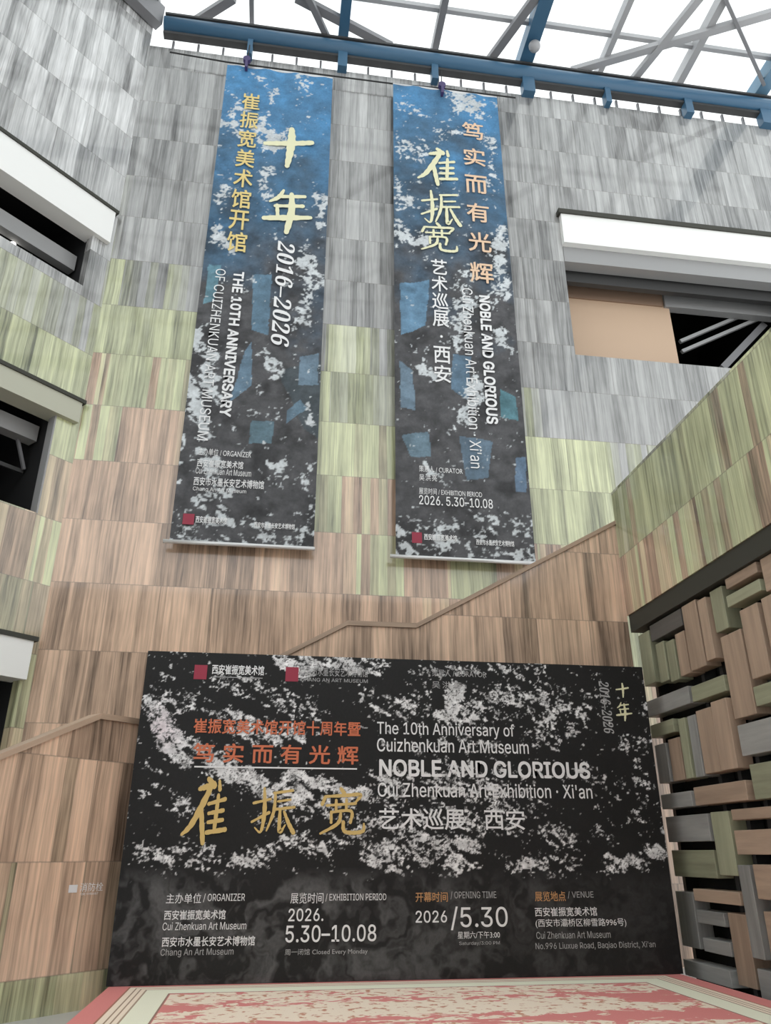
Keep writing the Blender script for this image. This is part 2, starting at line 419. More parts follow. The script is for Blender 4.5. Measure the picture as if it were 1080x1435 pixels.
BR_CUI = [[(.52, 1, .09), (.66, .90, .13)], [(.32, .84, .07), (.46, .87, .10), (.60, .90, .10)], [(.78, .97, .06), (.80, .84, .09)],
          [(.62, .92, .09), (.44, .62, .13), (.20, .27, .11), (0, .12, .05)], [(.40, .60, .07), (.44, .32, .11), (.50, 0, .10)],
          [(.78, .74, .07), (.76, .45, .09), (.74, .17, .08)], [(.56, .60, .06), (.95, .68, .07)], [(.58, .45, .06), (.92, .50, .07)],
          [(.58, .31, .06), (.92, .35, .07)], [(.56, .15, .07), (1, .20, .08)]]
BR_ZHEN = [[(.26, 1, .06), (.29, .5, .10), (.23, .08, .06), (.08, .16, .03)], [(.02, .68, .06), (.42, .77, .06)], [(0, .28, .05), (.40, .48, .07)],
           [(.50, .90, .06), (.95, .96, .06)], [(.53, .90, .06), (.51, .5, .08), (.36, .10, .04)], [(.60, .72, .05), (.90, .76, .05)],
           [(.55, .55, .06), (1, .60, .06)], [(.66, .55, .07), (.67, .08, .09), (.80, .22, .03)], [(.76, .50, .06), (.88, .25, .09), (1, .06, .10)]]
BR_KUAN = [[(.50, 1, .08), (.57, .90, .09)], [(.16, .80, .07), (.10, .64, .07)], [(.16, .82, .06), (.60, .85, .08), (.92, .87, .08), (.82, .70, .05)],
           [(.20, .62, .06), (.82, .67, .06)], [(.40, .74, .06), (.40, .52, .06)], [(.62, .76, .06), (.62, .54, .06)], [(.30, .48, .06), (.30, .24, .06)],
           [(.30, .47, .06), (.72, .50, .07), (.71, .24, .06)], [(.50, .44, .06), (.44, .22, .08), (.08, 0, .05)],
           [(.56, .26, .07), (.58, .06, .08), (.78, .02, .09), (.98, .06, .08), (1, .22, .04)]]

# ------------------------------------------------------------------ ink artwork helpers
def vnoise(x, y, seed):
    xi, yi = np.floor(x).astype(np.int64), np.floor(y).astype(np.int64); fx, fy = x-xi, y-yi
    fx, fy = fx*fx*(3-2*fx), fy*fy*(3-2*fy)
    def h(a, b):
        k = (a*374761393 + b*668265263 + seed*974634777) & 0xffffffff
        k = ((k ^ (k >> 13))*1274126177) & 0xffffffff; k = (k ^ (k >> 16)) & 0xffffffff
        return k/4294967295.0
    return (h(xi, yi)*(1-fx)+h(xi+1, yi)*fx)*(1-fy)+(h(xi, yi+1)*(1-fx)+h(xi+1, yi+1)*fx)*fy
def fbm(x, y, seed, o=4):
    a, s, t = 0.5, 0.0, 0.0
    for k in range(o): s = s+a*vnoise(x*2**k, y*2**k, seed+k*7); t += a; a *= 0.55
    return s/t
def seg_density(X, Y, strokes):
    """strokes: ([(x, y)...], width, density), soft edged"""
    D = np.zeros_like(X)
    for pts, w, d in strokes:
        m = np.full_like(X, 1e9)
        if len(pts) == 1: m = np.hypot(X-pts[0][0], Y-pts[0][1])
        for (x0, y0), (x1, y1) in zip(pts[:-1], pts[1:]):
            dx, dy = x1-x0, y1-y0; t = np.clip(((X-x0)*dx+(Y-y0)*dy)/(dx*dx+dy*dy+1e-9), 0, 1)
            m = np.minimum(m, np.hypot(X-x0-t*dx, Y-y0-t*dy))
        D = np.maximum(D, d*np.clip(1.35-m/(w/2)*0.95, 0, 1))
    return D
def art_grid(name, m, x0, x1, z0, z1, Y, step, rgb, parent, sag=None):
    nx, nz = int((x1-x0)/step)+1, int((z1-z0)/step)+1
    xs, zs = np.linspace(x0, x1, nx), np.linspace(z0, z1, nz); X, Z = np.meshgrid(xs, zs)
    Yg = np.full_like(X, Y) if sag is None else Y+sag(X, Z)
    co = np.stack([X, Yg, Z], -1).reshape(-1, 3)
    i = np.arange(nx*nz).reshape(nz, nx)
    f = np.stack([i[:-1, :-1], i[:-1, 1:], i[1:, 1:], i[1:, :-1]], -1).reshape(-1, 4)
    me = bpy.data.meshes.new(name); me.vertices.add(len(co)); me.vertices.foreach_set('co', co.ravel().astype(np.float32))
    me.loops.add(f.size); me.loops.foreach_set('vertex_index', f.ravel().astype(np.int32))
    me.polygons.add(len(f)); me.polygons.foreach_set('loop_start', np.arange(0, f.size, 4, dtype=np.int32))
    me.update(); me.validate()
    C = rgb(X, Z); C = np.concatenate([C, np.ones(C.shape[:2]+(1,))], -1).reshape(-1, 4)
    at_ = me.attributes.new('ink', 'FLOAT_COLOR', 'POINT'); at_.data.foreach_set('color', C.ravel().astype(np.float32))
    return link(name, me, m, parent)
def px_of(X, Z, Y):
    """photograph pixel of points on the plane Y, used to lay the print's motifs out where they were measured"""
    v = np.stack([X, np.full_like(X, Y), Z-EYE], -1)
    d = v @ np.array(_f); return 540+FPX*(v @ np.array(_r))/d, 717.5-FPX*(v @ np.array(_u))/d

# ================================================================== THE SETTING
FX = 11.95                                            # right end of the hall
fl = MB().quad([(-14, -12, 0), (16, -12, 0), (16, 13, 0), (-14, 13, 0)]).build('floor', 'floor'); tag(fl, kind='structure')
# back wall with the gallery opening on its right
OPR = (5.80, 11.6, 11.05, 14.80)
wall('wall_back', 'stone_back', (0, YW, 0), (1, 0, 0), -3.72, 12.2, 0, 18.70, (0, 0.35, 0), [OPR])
# left wall at 45 degrees with three gallery openings
LO = [(-7.5, -0.44, 11.4, 13.42), (-7.5, -0.44, 6.7, 8.95), (-7.5, -0.2, 2.3, 4.60)]
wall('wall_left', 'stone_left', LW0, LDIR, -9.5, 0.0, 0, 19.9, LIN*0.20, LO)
MB().box(-14, 16, -8.6, -8.0, 0, 12.0).build('added_rear_wall', mat('added_rear_wall_stone', (0.30, 0.27, 0.24), 0.7))['kind'] = 'structure'  # unseen wall added behind the camera to cut sky light on the lower walls
# dark galleries behind the openings
def gallery(n, org, U, T, u0, u1, z0, z1, depth):
    root = empty(f'window_{n}', Vector(org)+Vector(U)*(u0+u1)/2+Vector((0, 0, z0))); tag(root, kind='structure')
    b = MB(); org, U, T = Vector(org), Vector(U), Vector(T); P = lambda u, z, t: org+U*u+Vector((0, 0, z))+T*t
    a, c = 0.21 if n < 4 else 0.36, depth
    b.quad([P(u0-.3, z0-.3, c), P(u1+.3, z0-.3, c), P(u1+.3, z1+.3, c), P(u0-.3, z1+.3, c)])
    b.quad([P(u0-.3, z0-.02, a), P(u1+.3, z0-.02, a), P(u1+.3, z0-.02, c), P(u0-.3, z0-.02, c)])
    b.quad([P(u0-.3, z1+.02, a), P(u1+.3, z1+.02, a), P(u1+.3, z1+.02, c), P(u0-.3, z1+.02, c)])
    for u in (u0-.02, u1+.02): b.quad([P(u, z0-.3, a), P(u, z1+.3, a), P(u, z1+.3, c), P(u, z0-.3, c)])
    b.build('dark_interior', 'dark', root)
    return root, P
def lbox(mb, P, u0, u1, z0, z1, t0, t1):
    o = P(u0, z0, t0); return mb.obox(o, P(u1, z0, t0)-o, P(u0, z1, t0)-o, P(u0, z0, t1)-o)
for i, (u0, u1, z0, z1) in enumerate(LO):
    root, P = gallery(i+1, LW0, LDIR, LIN, u0, u1, z0, z1, 3.6)
    uf = (-0.12, -0.08, -0.15)[i]; h = (0.78, 0.40, 0.60)[i]
    lbox(MB(), P, -8, uf, z1-h, z1, -0.10, 0.30).build('fascia_beam', ('white', 'white_shaded', 'white')[i], root)  # middle beam is white too, with its shade in the colour
    lbox(MB(), P, -8, uf+.06, z1, z1+0.07, -0.13, 0.05).build('shadow_strip', 'soffit', root)  # dark strip painted for the shadow line above the fascia
    if i == 0:
        lbox(MB(), P, -8, -0.46, z1-1.45, z1-1.10, 0.42, 0.62).build('inner_beam', 'greypaint', root)
        b = MB(); b.tube([P(-5.5, z1-1.95, 1.2), P(-1.15, z1-1.45, 0.8)], 0.10); b.build('inner_pipe', 'greypaint', root, True)
        for u, z in ((-1.95, z1-1.5), (-1.55, z1-1.47)):
            c = P(u, z, 0.72); MB().lathe([(0.0, -.07), (.05, -.06), (.07, 0), (.05, .06), (0, .07)], c, 12).build('spot_light', 'lamp', root, True)
    if i == 1:
        lbox(MB(), P, -8, -0.46, z1-0.75, z1-0.45, 0.5, 0.75).build('inner_beam', 'greypaint', root)
        b = MB(); b.bar(P(-0.75, z1-0.62, 0.7), P(-0.48, z1-1.25, 0.7), 0.05, 0.05); b.build('inner_brace', 'steel', root)
        b = MB(); lbox(b, P, -8, -0.46, z0+0.95, z0+1.02, 0.75, 0.8); b.build('inner_rail', 'darkgrey', root)
        lbox(MB(), P, -0.47, -0.44, z0, z1-0.4, 0.0, 0.20).build('jamb', 'greypaint', root)
# gallery opening of the back wall
root, P = gallery(4, (0, YW, 0), (1, 0, 0), (0, 1, 0), OPR[0], OPR[1], OPR[2], OPR[3], 4.5)
MB().box(5.80, 12.2, YW-0.12, YW+0.30, 13.97, 14.80).build('fascia_beam', 'white', root)
MB().box(5.74, 12.2, YW-0.16, YW+0.02, 14.80, 14.92).build('shadow_strip', 'soffit', root)  # dark strip standing in for a shadow line
MB().box(5.82, 11.6, YW+0.02, YW+0.30, 13.55, 13.97).build('soffit_band', 'greypaint', root)
MB().box(5.82, 11.6, YW+0.36, YW+0.50, 13.30, 13.80).build('track_frame', 'darkgrey', root)
MB().box(8.5, 11.6, YW+0.75, YW+0.95, 13.2, 13.75).build('inner_beam', 'greypaint', root)
MB().box(5.85, 8.62, YW+0.82, YW+0.90, 11.05, 14.0).build('tan_panel', 'panel_tan', root)
MB().box(5.85, 8.45, YW+0.78, YW+0.82, 13.22, 13.80).build('panel_shadow_band', 'panel_shadow', root)  # band standing in for the shadow across the panel's top
b = MB()
p, q = atY(955, 493, 13.6), atY(1078, 440, 13.6); b.bar(p, q, 0.08, 0.08, (0, 1, 0)); b.bar(p+Vector((0, 0, .28)), q+Vector((0, 0, .28)), 0.08, 0.08, (0, 1, 0))
b.build('truss_brace', 'greypaint', root)
b = MB(); b.bar(atY(1012, 516, 13.7), atY(1070, 455, 13.7), 0.16, 0.1, (0, 1, 0)); b.build('truss_strut', 'steel', root)

# right parapet wall of the upper landing
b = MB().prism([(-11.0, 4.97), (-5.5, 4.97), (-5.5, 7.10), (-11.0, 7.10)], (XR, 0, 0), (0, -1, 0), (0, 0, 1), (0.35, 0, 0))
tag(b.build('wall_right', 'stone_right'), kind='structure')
b = MB(); b.box(XR+0.02, XR+0.6, 5.5, 10.98, 4.70, 4.968); tag(b.build('trim_1', 'soffit'), kind='structure')  # dark strip standing in for the shadow gap under the landing wall

# stair parapets
def uL(px, py):
    q = at(px, py, LIN, LP0); return (q-LP0).dot(LDIR), q.z
a0, a1, a2 = uL(0, 1062), uL(140, 1005), uL(195, 1018)
s0 = (a1[1]-a0[1])/(a1[0]-a0[0]); zL = (a1[1]+a2[1])/2
left_top = [(-4.2, zL-s0*(a1[0]+4.2)), (a1[0], zL), (0.0, zL)]
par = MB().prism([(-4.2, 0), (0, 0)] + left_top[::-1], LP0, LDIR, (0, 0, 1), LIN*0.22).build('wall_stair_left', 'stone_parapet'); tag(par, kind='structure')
def coping(pts, org, U, inn, parent):
    c = MB()
    for (u0, z0), (u1, z1) in zip(pts[:-1], pts[1:]):
        o = Vector(org)+Vector(U)*u0+Vector((0, 0, z0))-Vector(inn)*0.03
        c.obox(o, Vector(U)*(u1-u0)+Vector((0, 0, z1-z0)), Vector(inn)*0.28, (0, 0, 0.07))
    return c.build('coping', 'stone_coping', parent)
M['stone_coping'] = slat_stone('coping_stone', (0.50, 0.36, 0.26))
coping(left_top, LP0, LDIR, LIN, par)
xs0 = -1.27; c1, c2, c3 = atY(487, 877, YP), atY(583, 880, YP), atY(862, 735, YP)
s1 = (c3.z-c2.z)/(c3.x-c2.x); zT = (c1.z+c2.z)/2
xk = c1.x-(zT-zL)/s1
back_top = [(xs0, zL), (xk, zL), (c1.x, zT), (c2.x, zT), (XR, zT+s1*(XR-c2.x))]
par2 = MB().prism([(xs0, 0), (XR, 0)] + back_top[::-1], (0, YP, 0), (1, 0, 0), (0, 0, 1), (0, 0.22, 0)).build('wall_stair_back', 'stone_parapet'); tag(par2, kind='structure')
coping(back_top, (0, YP, 0), (1, 0, 0), (0, 1, 0), par2)

# ---- glass roof
roof = empty('ceiling', (4, 6, 20)); tag(roof, kind='structure')
MB().box(-16, 18, -6, 22, 20.16, 20.18).build('glazing', 'glass', roof)
b = MB(); b.tube([(-3.42, 12.50, 19.30), (11.95, 12.50, 19.30)], 0.21, 16); b.build('edge_beam', 'blue', roof, True)
MB().box(-3.42, 11.95, 12.36, 12.66, 19.54, 19.60).build('beam_flange', 'darkgrey', roof)
MB().box(-3.42, 11.95, 12.44, 12.62, 19.00, 19.07).build('beam_flange', 'darkgrey', roof)
for k in range(27): # short clerestory posts between beam and wall top
    x = -3.2+k*0.575; MB().box(x-.025, x+.025, 12.64, 12.70, 18.60, 19.02).build('clerestory_post', 'steel', roof)
for x, w in ((0.76, 0.22), (3.0, 0.16), (5.35, 0.30), (-1.42, 0.12), (7.4, 0.14), (9.55, 0.20), (11.7, 0.34)):
    MB().box(x-w/2, x+w/2, 12.40, 12.62, 18.62, 19.5).build('beam_bracket', 'blue', roof)
def rb(name, p, q, w, h, m, z=20.0):
    p, q = atZ(*p, z), atZ(*q, z)
    if p.y > q.y: p, q = q, p
    if q.y > 12.8: q = p + (q-p)*((12.8-p.y)/(q.y-p.y))       # braces end on the edge beam
    return MB().bar(p, q, w, h).build(name, m, roof)
for x, w, m, nm in ((-3.65, .1, 'steel', 'mullion'), (-1.45, .1, 'steel', 'mullion'), (0.76, .24, 'blue', 'rafter'), (3.05, .16, 'steel', 'mullion'), (5.35, .34, 'blue', 'rafter'),
                    (7.35, .14, 'lightsteel', 'mullion'), (9.5, .18, 'lightsteel', 'mullion'), (11.7, .34, 'blue2', 'rafter'), (-5.85, .16, 'steel', 'mullion'), (-8, .24, 'blue', 'rafter')):
    MB().box(x-w/2, x+w/2, -6, 12.78, 19.9-w*0.6, 20.1).build(nm, m, roof)
for y in (11.65, 9.4, 7.15, 4.9, 2.65, 0.4, -1.85):
    MB().box(-14, 12.6, y-.05, y+.05, 19.95, 20.08).build('purlin', 'lightsteel', roof)
BZ = 19.9
for p, q, w, m in (((262, 38), (327, -3), .20, 'steel'), ((415, -4), (548, 66), .20, 'steel'), ((686, 84), (762, -20), .20, 'steel'),
                   ((800, 100), (1090, 16), .18, 'lightsteel'), ((880, 120), (985, -10), .18, 'lightsteel'), ((1015, -4), (1070, 118), .08, 'steel'), ((432, -4), (462, 60), .14, 'steel')):
    BZ -= .032; rb('diagonal_brace', p, q, w, 0.14, m, BZ)
for x0 in (-8, -3.6, 0.8, 5.2):                         # the same bracing further along the roof
    for y0 in (7.15, 2.65):
        MB().bar((x0, y0, 19.85), (x0+2.2, y0+2.25, 19.85), .18, .14).build('diagonal_brace', 'steel', roof)
        MB().bar((x0+4.4, y0, 19.81), (x0+2.2, y0+2.25, 19.81), .18, .14).build('diagonal_brace', 'steel', roof)
p = LW0 - LIN*0.28
b = MB(); b.obox(p+LDIR*-12+Vector((0, 0, 19.25)), LDIR*12.05, LIN*0.24, (0, 0, .62)); b.build('side_beam', 'steel', roof)
c = atZ(749, 66, 19.5)
dome = empty('dome_camera', c); tag(dome, 'small grey dome fixture hanging from the blue roof rafter under the skylight', 'dome fixture')
MB().lathe([(0.0, -.12), (.075, -.105), (.125, -.045), (.14, .015), (.14, .08), (0, .08)], c, 18).build('dome', 'lightsteel', dome, True)
MB().tube([c+Vector((0, 0, .09)), c+Vector((-.05, 0, .42))], .05).build('stem', 'steel', dome)

# ================================================================== STAGE AND CARPET
SX0, SX1, SY0 = -1.62, 5.13, 4.6
SYB = YB+0.15
M['stage'] = mat('red_stage_cloth', (0.50, 0.12, 0.10), 0.9)
st = MB().box(SX0+.02, SX1-.02, SY0+.02, SYB-.01, 0, STAGE-.014).build('stage_platform', 'stage')
tag(st, 'low stage platform wrapped in red cloth under the patterned carpet', 'stage')
cm = mat('carpet_pile', (0.5, 0.15, 0.13), 0.95, 0, 0.1); M['carpet'] = cm; t = NT(cm)
tc = t.n.new('ShaderNodeTexCoord'); sp = t.n.new('ShaderNodeSeparateXYZ'); t.l.new(tc.outputs['Object'], sp.inputs[0])
X_, Y_ = sp.outputs[0], sp.outputs[1]                   # object origin: carpet's far left corner
Wc, Lc = SX1-SX0, SYB-SY0
dl = X_; dr = t.math('SUBTRACT', Wc, X_); db = t.math('MULTIPLY', Y_, -1.0); df = t.math('ADD', Y_, Lc)
d = t.math('MINIMUM', t.math('MINIMUM', dl, dr), t.math('MINIMUM', t.math('ADD', db, 0.02), df))
RED, CRM, LT = (0.74, 0.27, 0.25), (0.93, 0.78, 0.63), (0.90, 0.88, 0.70)
band = t.ramp(d, [(0, RED), (0.23, (0.42, 0.2, 0.14)), (0.25, CRM), (0.31, (0.4, 0.28, 0.2)), (0.325, CRM), (0.37, (0.4, 0.28, 0.2)), (0.385, CRM), (0.43, (0.45, 0.33, 0.24)), (0.45, LT), (0.70, (0.36, 0.22, 0.17)), (0.72, RED)], 'CONSTANT')
pos = tc.outputs['Object']
n1 = t.noise(t.comb(t.math('MULTIPLY', X_, 1.0), t.math('MULTIPLY', Y_, 1.5), 0.0), 3.2, 4.0, 0.6, 1.2)
vor = t.n.new('ShaderNodeTexVoronoi'); vor.feature = 'SMOOTH_F1'; t.put(vor.inputs['Vector'], pos); vor.inputs['Scale'].default_value = 2.2
cx_ = t.math('SUBTRACT', X_, Wc/2); row = t.math('SINE', t.math('MULTIPLY', t.math('ADD', Y_, t.math('MULTIPLY', t.math('ABSOLUTE', cx_), 0.10)), 6.0))
m1 = t.math('ADD', t.math('ADD', n1, t.math('MULTIPLY', row, 0.13)), t.math('MULTIPLY', vor.outputs['Distance'], -0.10))
ex = t.math('DIVIDE', t.math('SUBTRACT', X_, 3.2), 2.1); ey = t.math('DIVIDE', t.math('ADD', Y_, 1.75), 0.75)   # centre medallion
er = t.math('ADD', t.math('MULTIPLY', ex, ex), t.math('MULTIPLY', ey, ey))
m1 = t.math('ADD', m1, t.math('MULTIPLY', t.math('LESS_THAN', er, 1.0), 0.16))
mot = t.ramp(m1, [(0.46, 0.0), (0.50, 1.0)])
inner = t.mix(mot, (*RED, 1), (*CRM, 1))
n4 = t.noise(pos, 9.0, 3.0)
inner = t.mix(t.math('MULTIPLY', t.ramp(n4, [(0.56, 0.0), (0.62, 1.0)]), mot), inner, (0.62, 0.30, 0.20, 1))
isin = t.math('GREATER_THAN', d, 0.73)
cc = t.mix(isin, band, inner)
n5 = t.noise(pos, 120.0, 2.0); k = t.math('ADD', 0.85, t.math('MULTIPLY', n5, 0.3))
t.l.new(t.mix(1.0, cc, t.comb(k, k, k), 'MULTIPLY'), t.b.inputs['Base Color'])
me = MB().box(0, Wc, -Lc, 0, -0.012, 0); cp = me.build('patterned_carpet', 'carpet'); cp.location = (SX0, SYB, STAGE)
tag(cp, 'red carpet with cream floral pattern and striped border covering the stage', 'carpet')

# ================================================================== BACKDROP BOARD
BX0, BX1, BZ0, BZ1 = -1.652, 5.16, STAGE+0.004, 4.001
bd = empty('exhibition_backdrop', ((BX0+BX1)/2, YB+.06, BZ0))
tag(bd, 'wide black exhibition backdrop board with white ink patches and lettering standing on the carpet', 'backdrop')
MB().box(BX0, BX1, YB+0.004, YB+0.13, BZ0, BZ1).build('board', 'black_frame', bd)
B_STROKES = [([(203, 988), (225, 1002), (255, 1030), (300, 1058), (340, 1085), (375, 1108), (425, 1118)], 34, .92), ([(215, 1010), (250, 1060), (262, 1075)], 24, .75),
    ([(378, 914), (398, 932), (425, 944), (470, 936), (535, 948)], 24, .85), ([(420, 930), (470, 922), (540, 935)], 14, .6), ([(320, 955), (360, 968), (405, 985), (445, 992)], 44, .42),
    ([(240, 975), (300, 1000), (350, 1012)], 28, .48), ([(330, 1020), (420, 1032)], 30, .62), ([(375, 1102), (400, 1090), (435, 1094), (475, 1106), (515, 1116)], 22, .95),
    ([(480, 1118), (540, 1128)], 18, .6), ([(535, 1092), (590, 1102), (640, 1085), (700, 1112)], 50, .58), ([(600, 1130), (650, 1140)], 26, .6), ([(525, 985), (560, 1002), (592, 972)], 46, .46),
    ([(640, 962), (642, 1003)], 22, .95), ([(608, 1004), (662, 1010)], 15, .85), ([(665, 990), (700, 978), (722, 948)], 42, .62), ([(600, 930), (640, 938), (700, 930), (760, 940)], 22, .45),
    ([(760, 962), (785, 1000), (742, 1030), (805, 1012), (832, 988)], 36, .50), ([(810, 965), (835, 975)], 18, .5), ([(880, 1040), (900, 1085), (886, 1140)], 30, .46), ([(905, 960), (915, 1010), (900, 1050)], 24, .35),
    ([(205, 1192), (330, 1205), (420, 1184), (480, 1172), (520, 1162)], 40, .60), ([(530, 1205), (580, 1190), (630, 1200), (660, 1185)], 46, .72), ([(560, 1160), (620, 1150), (690, 1150), (740, 1140)], 46, .52),
    ([(770, 1160), (800, 1200), (730, 1215)], 40, .50), ([(840, 1214), (895, 1206), (945, 1185)], 26, .66), ([(455, 1130), (520, 1160)], 40, .50), ([(188, 1112), (260, 1132)], 26, .34), ([(185, 1180), (245, 1192)], 22, .34),
    ([(700, 1000), (740, 985)], 34, .5), ([(690, 1060), (640, 1040), (560, 1050)], 28, .36), ([(820, 1080), (850, 1120), (840, 1160)], 26, .30), ([(925, 1130), (935, 1190)], 18, .40), ([(400, 1150), (440, 1140)], 20, .5),
    ([(250, 935), (290, 955)], 10, .5)]
def backdrop_ink(X, Z):
    x, y = px_of(X, Z, YB)
    wx, wy = (fbm(X*3, Z*3, 5)-.5)*46, (fbm(X*3, Z*3, 9)-.5)*36
    D = seg_density(x+wx, y+wy, B_STROKES)
    D = np.maximum(D, np.where((y > 905) & (y < 1225), 0.15*fbm(X*1.5, Z*1.5, 31), 0))
    nf = fbm(X*9+fbm(X*6, Z*6, 3)*4, Z*13+X*5, 21, 4); n2 = fbm(X*32+nf*4, Z*36, 41, 2)
    n = (nf*0.55+n2*0.45-.5)*2.4+.52
    ink = np.clip((D-n)*7, 0, 1)
    rg = np.abs(2*fbm(X*11+n2*1.5, Z*12+nf*3, 51, 3)-1); ink = ink*np.clip((rg-.02)*9, .12, 1)
    ink = ink*np.clip((1238-y)/14, 0, 1)
    g = 0.011+0.006*fbm(X*2, Z*2, 77)
    low = np.clip((y-1215)/30, 0, 1)*np.clip(1.25-np.abs(x-330)/520, 0.25, 1)
    sw = fbm(X*3.2+fbm(X*2.4, Z*2.4, 14)*5, Z*3.2+fbm(X*2.4, Z*2.4, 15)*5, 66, 4)
    g = g+low*np.clip((sw-.42)*3.2, 0, 1)*0.085
    v = g*(1-ink)+ink*(0.38+0.70*fbm(X*14, Z*16, 8))
    C = np.stack([v, v, v], -1)
    pink = np.clip(1-np.hypot(x-225, y-1020)/45, 0, 1)[..., None]*ink[..., None]
    return C*(1-pink*0.35)+C*np.array([1.12, .78, .92])*pink*0.35
art_grid('printed_face', 'art_backdrop', BX0, BX1, BZ0, BZ1, YB, 0.0115, backdrop_ink, bd)
F = Face((0, YB, 0), (1, 0, 0), (0, -1, 0), bd)
F.rectangle('seal', (272, 290, 932, 952), 't_red', label='dark red square seal')
F.rectangle('seal', (400, 418, 935, 955), 't_red', label='dark red square seal')
F.text('museum_lettering', '西安崔振宽美术馆', (297, 370, 932, 946), 't_white', bold=.02)
F.rectangle('divider_line', (298, 368, 949, 950), 't_grey')
F.text('museum_lettering', '西安市水墨长安艺术博物馆', (421, 515, 936, 948), 't_grey')
F.text('museum_lettering', 'CHANG AN ART MUSEUM', (421, 515, 951, 956), 't_grey')
F.text('curator_lettering', '策展人 / CURATOR', (605, 681, 939, 949), 't_grey')
F.text('curator_lettering', '吴洪亮', (605, 645, 955, 965), 't_grey', space=1.3)
F.text('headline_lettering', '崔振宽美术馆开馆十周年暨', (271, 505, 1009, 1030), 't_orange', bold=.018, label='orange red headline lettering')
F.text('headline_lettering', '笃 实 而 有 光 辉', (270, 502, 1043, 1070), 't_orange', bold=.018, label='orange red headline lettering, spaced out')
F.rectangle('divider_line', (272, 500, 1075, 1077), 't_white')
F.brush('brush_character', BR_CUI, (256, 320, 1088, 1185), 't_gold', label='gold brush written character')
F.brush('brush_character', BR_ZHEN, (352, 415, 1103, 1170), 't_gold', label='gold brush written character')
F.brush('brush_character', BR_KUAN, (448, 512, 1103, 1170), 't_gold', label='gold brush written character')
F.text('anniversary_lettering', 'The 10th Anniversary of', (528, 720, 1013, 1035), 't_white', bold=.006)
F.text('anniversary_lettering', 'Cuizhenkuan Art Museum', (528, 740, 1036, 1055), 't_white', bold=.006)
F.text('title_lettering', 'NOBLE AND GLORIOUS', (531, 826, 1066, 1090), 't_white', bold=.024)
F.text('subtitle_lettering', "Cui Zhenkuan Art Exhibition · Xi'an", (529, 829, 1098, 1118), 't_white', bold=.006)
F.text('subtitle_lettering', '艺术巡展 · 西安', (531, 735, 1133, 1163), 't_white', bold=.01)
F.brush('brush_character', BR_TEN, (862, 881, 957, 978), 't_cream', label='cream brush written character')
F.brush('brush_character', BR_YEAR, (862, 885, 984, 1011), 't_cream', label='cream brush written character')
F.text('years_lettering', '𝟐𝟎𝟏𝟔–𝟐𝟎𝟐𝟔', (842, 856, 955, 1028), 't_grey', rot=True, shear=.15)
F.text('info_lettering', '主办单位', (233, 282, 1252, 1266), 't_white')
F.text('info_lettering', '/ ORGANIZER', (285, 343, 1252, 1264), 't_white')
F.text('info_lettering', '西安崔振宽美术馆', (230, 316, 1275, 1289), 't_white', bold=.012)
F.text('info_lettering', 'Cui Zhenkuan Art Museum', (228, 345, 1292, 1303), 't_white')
F.text('info_lettering', '西安市水墨长安艺术博物馆', (227, 357, 1312, 1326), 't_white', bold=.012)
F.text('info_lettering', 'Chang An Art Museum', (225, 327, 1329, 1341), 't_grey')
F.text('info_lettering', '展览时间', (407, 453, 1251, 1266), 't_white')
F.text('info_lettering', '/ EXHIBITION PERIOD', (456, 541, 1252, 1263), 't_white')
F.text('date_lettering', '2026.', (404, 453, 1273, 1291), 't_white', bold=.008)
F.text('date_lettering', '5.30–10.08', (400, 527, 1296, 1320), 't_white', bold=.008)
F.text('info_lettering', '周一闭馆 Closed Every Monday', (399, 515, 1329, 1339), 't_grey')
F.text('info_lettering', '开幕时间', (582, 627, 1250, 1264), 't_ochre', label='ochre lettering', bold=.01)
F.text('info_lettering', '/ OPENING TIME', (631, 695, 1249, 1260), 't_grey')
F.text('date_lettering', '2026', (582, 626, 1276, 1293), 't_white', bold=.008)
F.text('date_lettering', '/5.30', (631, 711, 1270, 1303), 't_white', bold=.004)
F.text('info_lettering', '星期六/下午3:00', (641, 700, 1305, 1315), 't_white')
F.text('info_lettering', 'Saturday/3:00 PM', (643, 700, 1319, 1325), 't_grey')
F.text('info_lettering', '展览地点', (749, 792, 1249, 1263), 't_ochre', label='ochre lettering', bold=.01)
F.text('info_lettering', '/ VENUE', (795, 831, 1249, 1259), 't_grey')
F.text('info_lettering', '西安崔振宽美术馆', (749, 836, 1271, 1284), 't_white', bold=.008)
F.text('info_lettering', '(西安市灞桥区柳雪路996号)', (750, 877, 1287, 1300), 't_white')
F.text('info_lettering', 'Cui Zhenkuan Art Museum', (751, 855, 1305, 1315), 't_grey')
F.text('info_lettering', "No.996 Liuxue Road, Baqiao District, Xi'an", (750, 918, 1320, 1331), 't_grey')

